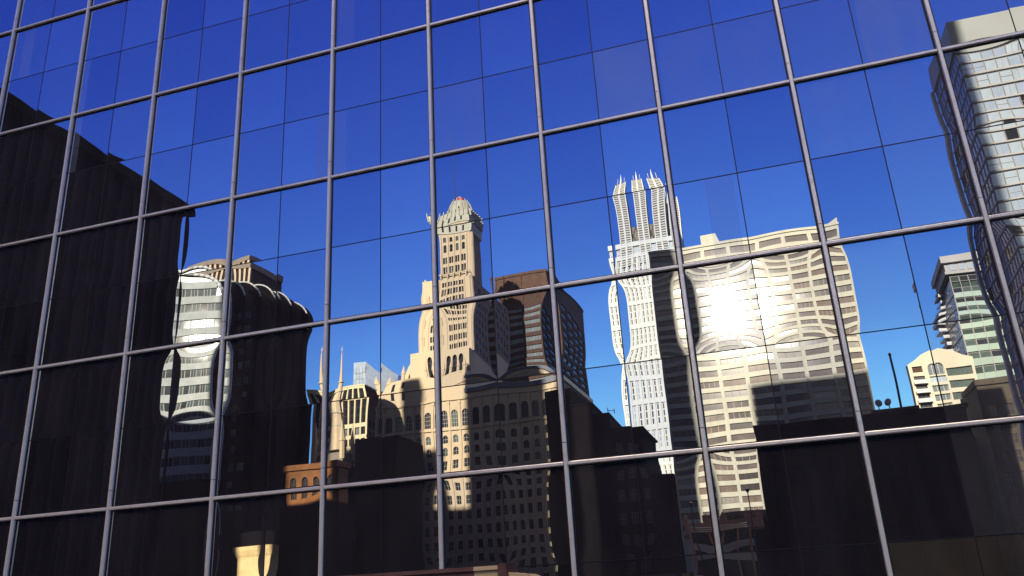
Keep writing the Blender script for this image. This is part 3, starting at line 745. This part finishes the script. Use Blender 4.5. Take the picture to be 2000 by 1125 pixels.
# ---- pale hotel
t = thing('cream_hotel_slab', 'broad cream concrete slab with rows of curtained windows and a flat parapet', 'hotel', (23, -160, 0))
F = Face(0, -150, 0); W = Windows(t); rng = random.Random(31)
x0, x1, z1 = 3.6, 41.6, 67.6
edges = [3.6, 9.2, 14.6, 20.0, 25.5, 31.0, 36.4, 41.6]
fl = 2.27
rowsz = [(62.55-fl*k, 62.55-fl*k+1.32) for k in range(25)] ; rowsz = [(65.0, 66.7)] + rowsz
ops = []; pw = 0.42
for i in range(7):
    for za, zb in rowsz:
        ops.append((edges[i]+pw, edges[i+1]-pw, za, zb))
b = MB(); wall(b, F, x0, x1, 0, z1, ops, 0.38); obj('front_wall', b, M['concrete'], t)
kinds = ['greywin','greywin','tanwin','tanwin','darkwin','darkwin','palewin','greywin','tanwin']
for o in ops:
    z = o[2]; n = rng.choice((3, 3, 4))
    vis = z > 12
    if o[2] > 64: k = 'greywin'
    else: k = rng.choice(kinds)
    W.add(F, o, 0.33, n, 1, k, 'frame' if rng.random() < 0.7 else 'paleframe', 0.055, z if z > 30 else z-40)
W.done()
for i, x in enumerate(edges):
    b = MB(); F.box(b, max(x0, x-0.3), min(x1, x+0.3), -0.1, 0.22, 0, 64.6); obj('pier', b, M['concrete'], t)
body('core', [(x0+0.2, x1-0.2, -172, -150.75, 0, z1-0.2)], M['darkwin'], t)
b = MB(); b.box(x0, x0+0.15, -172, -150.01, 0, z1-0.02); b.box(x1-0.15, x1, -172, -150.01, 0, z1-0.02); obj('end_wall', b, M['concrete'], t)
body('roof_parapet', [(x0-0.1, x1+0.1, -172.2, -149.7, z1, z1+0.55)], M['concrete'], t)
body('shade_podium', [(9.4, x1, -149.95, -148.5, 0, 13.2)], M['black'], t)  # added black box in place of the shade along the foot
b = MB(); b.prism([(14.6, z1+0.5), (18.6, z1+0.5), (17.8, z1+2.9), (14.6, z1+2.9)], -158, -150.6); obj('penthouse', b, M['concrete'], t)
b = MB(); b.prism([(38.8, z1+0.5), (41.6, z1+0.5), (41.6, z1+2.0), (40.0, z1+1.0)], -158, -150.4); obj('roof_fin', b, M['concrete'], t)
body('plant_room', [(19.5, 29, -165, -157, z1+0.5, z1+1.5)], M['brown'], t)

# ---- low dark block on the right, with flagpole
t = thing('low_dark_block', 'low black block with a flat roof, in front of the cream hotel', 'building', (29, -68, 0))
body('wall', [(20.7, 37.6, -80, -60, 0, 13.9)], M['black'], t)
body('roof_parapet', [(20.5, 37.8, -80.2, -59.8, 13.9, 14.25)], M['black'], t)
b = MB()
for i in range(6): b.box(21.0+i*2.8, 22.0+i*2.8, -60.06, -59.9, 1.5, 12.8)
obj('pilaster', b, M['blackfin'], t)
W = Windows(t, 'window'); F = Face(0, -60, 0)
for i in range(5):
    for k in range(3): W.add(F, (22.3+i*2.8, 23.5+i*2.8, 2+3.6*k, 4.4+3.6*k), -0.05, 1, 2, 'voidglass', 'voidglass', 0.1)
W.done()
body('plant_box', [(30.6, 34.6, -70, -62, 14.25, 14.9)], M['brown'], t)
b = MB(); b.bar((32.95, -61, 14), (32.95, -61, 19.4), 0.10, 8); b.lathe(32.95, -61, [(0.05, 19.35), (0.17, 19.5), (0.05, 19.7)], 8)
fp = thing('flagpole', 'bare dark flagpole standing on the low black block', 'flagpole', (32.95, -61, 14.25))
obj('pole', b, M['iron'], fp)
for i, (x, a) in enumerate(((31.2, 0.5), (32.1, -0.4))):
    d = thing('satellite_dish', ['white satellite dish tilted up, farther from the flagpole on the low roof', 'white satellite dish leaning back beside the flagpole'][i], 'satellite dish', (x, -61.5, 14.9), 'satellite dishes on the low roof')
    b = MB(); b.lathe(0, 0, [(0.02, 0), (0.22, 0.05), (0.34, 0.14)], 12)
    rot = Matrix.Rotation(1.1, 4, 'X') @ Matrix.Rotation(a, 4, 'Y'); b.v = [tuple(rot @ Vector(p) + Vector((x, -61.5, 15.35))) for p in b.v]
    obj('dish', b, M['whiteband'], d)
    b = MB(); b.bar((x, -61.5, 14.25), (x, -61.55, 15.35), 0.05); obj('mast', b, M['grey'], d)

# ---- beige apartment block with balconies
t = thing('beige_apartment_block', 'beige apartment block with arched gable, white balconies and ribbon windows', 'apartment building', (48, -130, 0))
F = Face(0, -120, 0); W = Windows(t); rng = random.Random(41)
b = MB(); ops = [(44.6, 46.2, 29.6, 30.6)]
bal = [(44.5, 46.3, 28.0-1.42*k, 29.0-1.42*k) for k in range(16)]
mid = [(47.0, 48.4, 29.2-1.42*k if k else 29.0, 30.2-1.42*k if k else 30.8) + ((1,) if k == 0 else ()) for k in range(17)]
rt = [(48.7, 52.6, 28.6-1.9*k, 29.8-1.9*k) for k in range(14)]
wall(b, F, 44.0, 53.0, 0, 31.0, ops+bal+mid+rt, 0.5); 
b.prism([(44.0, 31.0), (53.0, 31.0), (51.6, 31.5), (50.2, 32.4), (48.2, 33.0), (46.4, 32.4), (45.2, 31.6)][:7], -122.5, -120.01); obj('front_wall', b, M['beige'], t)
body('core', [(44.1, 52.9, -122.6, -120.8, 0, 30.9)], M['beige'], t)
W.add(F, ops[0], 0.4, 1, 1, 'brown', 'frame', 0.08)
for o in bal:
    W.add(F, o, 0.4, 3, 1, rng.choice(['duskglass','greywin','darkglass']), 'frame', 0.08)
for o in mid: W.add(F, o, 0.4, 2, 1, rng.choice(['silverwin','icepane','palewin']), 'whiteband', 0.07)
for o in rt: W.add(F, o, 0.4, 6, 1, 'greenwin', 'frame', 0.06)
W.done()
for o in bal:
    b = MB(); F.box(b, 44.3, 46.5, 0.003, 0.7, o[2]-0.32, o[2]-0.18); F.box(b, 44.3, 46.5, 0.62, 0.7, o[2]-0.18, o[2]+0.28); obj('balcony', b, M['whiteband'], t)

# ---- green glass tower
t = thing('green_glass_tower', 'green glass tower with stone cornice and chrome side balconies', 'office building', (60, -138, 0))
F = Face(0, -130, 0); W = Windows(t); rng = random.Random(51)
x0, x1 = 54.7, 69.0
body('core', [(x0+0.3, x1, -144, -130.5, 0, 48.0)], M['olive'], t)
zs = [46.4-2.28*k for k in range(20)]
for k, z in enumerate(zs):
    b = MB(); F.box(b, x0, x1, -0.45, 0.0, z-2.28+1.20, z); 
    if k: obj('spandrel', b, M['greenspan'], t)
    for i in range(8):
        if i < 6: W.add(F, (x0+i*1.78+0.02, x0+(i+1)*1.78-0.02, z, z+1.06), 0.2, 1, 1, rng.choice(['olive','greenwin','duskglass']), 'greyslab', 0.06, z)
for i in range(9):
    b = MB(); F.box(b, x0+i*1.78-0.05, x0+i*1.78+0.05, 0.002, 0.09, 2, 47.4); obj('mullion', b, M['greyslab'], t)
W.done()
Fl = Face(x0, -144, 90)
W = Windows(t, 'side_pane')
for k in range(14):
    for i in range(7): W.add(Fl, (i*2.0+0.1, i*2.0+1.9, 47-3.3*k-3.2, 47-3.3*k-0.1), -0.05, 2, 2, rng.choice(['bluepane','bluepane','icepane']), 'paleframe', 0.09, 50-k)
W.done()
body('cornice', [(53.6, 69.3, -145, -129.2, 49.9, 51.2), (53.9, 69.2, -144.6, -129.6, 47.8, 48.3)], M['greyslab'], t)
body('attic', [(54.2, 69, -144.3, -130.0, 48.3, 49.9)], M['greyslab'], t)
b0 = Windows(t, 'attic_window')
for i in range(7): b0.add(F, (55.2+i*1.7, 56.4+i*1.7, 48.5, 49.7), -0.07, 1, 1, 'icepane', 'greyslab', 0.08)
b0.done()
for k in range(22):
    b = MB(); z = 46.5-1.45*k; xo = 53.5 + 0.28*math.sin(k*1.3)
    b.box(xo, x0-0.07, -144.5, -139.5, z, z+0.18)
    b.box(xo, xo+0.08, -144.5, -139.5, z+0.18, z+0.62); b.box(xo, x0-0.07, -139.5, -139.4, z+0.18, z+0.62)
    obj('balcony', b, M['chrome'] if k % 3 else M['whiteband'], t)

# ---- blue glass tower, near right
t = thing('blue_glass_tower', 'tall pale blue glass tower with thin floor slabs and a grey roof band, right edge', 'apartment tower', (46, -50, 0))
F = Face(0, -45, 0); W = Windows(t); rng = random.Random(61)
x0, x1 = 39.6, 52.0
body('core', [(x0+0.2, x1-0.1, -50.6, -45.3, 0, 38.9)], M['bluewin'], t)
body('roof_band', [(x0-0.15, x1+0.15, -50.9, -44.75, 38.9, 41.3)], M['grey'], t)
fl = 1.19
nfl = 31
for k in range(nfl):
    z = 38.9-fl*(k+1)
    b = MB(); b.box(x0-0.07, x1, -50.7, -44.86, z-0.07, z+0.07); obj('floor_slab', b, M['greyslab'], t)
    for i in range(12):
        xa = x0+0.02+i*0.93
        W.add(F, (xa, xa+0.9, z+0.075, z+fl-0.075), 0.06, rng.choice((1,1,2)), rng.choice((1,1,1,2)), 'darkglass' if rng.random() < 0.05 else rng.choice(('icepane','bluepane','icepane')), 'greyslab', 0.03, 10-k*0.1-i*1.4)
W.done()
Fl = Face(x0, -50.6, 90); W = Windows(t, 'side_window')
for k in range(nfl):
    z = 38.9-fl*(k+1)
    for i in range(3): W.add(Fl, (0.05+i*1.8, 1.78+i*1.8, z+0.08, z+fl-0.08), 0.01, 2, 1, 'deepblue' if rng.random() < 0.85 else 'darkglass', 'paleframe', 0.04, -k)
W.done()
body('end_fin', [(x0-0.4, x0-0.08, -51.3, -50.72, 0, 38.9)], M['whiteband'], t)

# ---- added brown block standing in for a reflection in the green tower's glass
t = thing('brown_reflection_block', 'added brown block standing in for a reflection at the foot of the green glass tower', 'building', (60, -112, 0))
F = Face(0, -108, 0); b = MB(); W = Windows(t)
ops = grid_ops([(50.6+i*2.1, 51.7+i*2.1) for i in range(8)], [(2.2+2.9*k, 4.0+2.9*k) for k in range(7)])
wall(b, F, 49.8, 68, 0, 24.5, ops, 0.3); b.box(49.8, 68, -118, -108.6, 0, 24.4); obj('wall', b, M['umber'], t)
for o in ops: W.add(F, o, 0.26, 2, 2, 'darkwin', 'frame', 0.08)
W.done()
body('cornice', [(49.6, 68.2, -118.3, -107.6, 24.5, 25.3)], M['umber'], t)

# ---- small pavilion, lamps, parapet
t = thing('street_pavilion', 'small brown street pavilion with pointed corner merlons and glazed sides', 'pavilion', (17.8, -46.5, 0))
b = MB(); b.box(15.0, 20.4, -50, -45, 4.75, 5.45)
for x in (15.0, 16.9, 19.0, 20.0):
    b.prism([(x-0.1, 5.45), (x+0.5, 5.45), (x+0.45, 5.75), (x+0.2, 6.1), (x-0.05, 5.75)], -45.6, -45.0)
obj('fascia', b, M['bronze'], t)
b = MB(); b.box(15.3, 19.4, -49.6, -45.05, 3.1, 3.75); obj('sign_band', b, M['beige'], t)
b = MB(); b.box(15.5, 19.2, -49.4, -45.3, 0.1, 4.74); obj('glazing', b, M['olive'], t)
for x in (15.4, 17.0, 18.2, 19.2):
    b = MB(); b.box(x, x+0.16, -45.25, -45.08 if x in (17.0, 18.2) else -44.98, 0, 4.74); obj('post', b, M['bronze'], t)
b = MB()
for i in range(3): b.box(15.6, 19.1, -44.995, -44.93, 4.8+0.14*i, 4.85+0.14*i)
obj('chrome_strip', b, M['chrome'], t)
for i, (x, z) in enumerate(((19.6, 7.5), (16.0, 6.85))):
    t = thing('street_lamp', ['taller black street lamp on a slim post, right of the pavilion roof middle', 'shorter black street lamp on a slim post, left end of the pavilion'][i], 'street lamp', (x, -44, 0), 'street lamps by the pavilion')
    b = MB(); b.lathe(x, -44, [(0.16, 0), (0.14, 0.6), (0.05, 0.8), (0.045, z-0.3)], 8); obj('post', b, M['iron'], t)
    b = MB(); b.lathe(x, -44, [(0.06, z-0.32), (0.15, z-0.2), (0.17, z-0.05), (0.03, z+0.02)], 10); obj('lamp_head', b, M['iron'], t)

t = thing('stone_parapet', 'low red sandstone parapet with one block coloured as a sunlit patch and an end post, at the bottom edge', 'parapet', (16.6, -8.8, 0))
b = MB(); b.box(13.5, 18.45, -9.0, -8.7, 0, 1.86); b.box(13.5, 18.45, -9.02, -8.66, 1.862, 1.9); obj('wall', b, M['redstone'], t)
b = MB(); b.box(18.452, 18.70, -9.0, -8.7, 0, 1.86); b.box(18.452, 18.70, -9.02, -8.66, 1.862, 1.9); obj('sunlit_patch', b, M['sandstone'], t)  # paler stone paints a patch of sunlight on the parapet
b = MB(); b.box(18.703, 18.79, -9.03, -8.68, 0, 1.90); b.box(18.712, 18.782, -9.02, -8.69, 1.9, 1.918); obj('end_post', b, M['redstone'], t)
b = MB(); b.prism([(18.793, 0), (21.0, 0), (21.0, 0.9), (19.0, 1.80), (18.793, 1.83)], -8.98, -8.7); obj('low_wall', b, M['sandstone'], t)
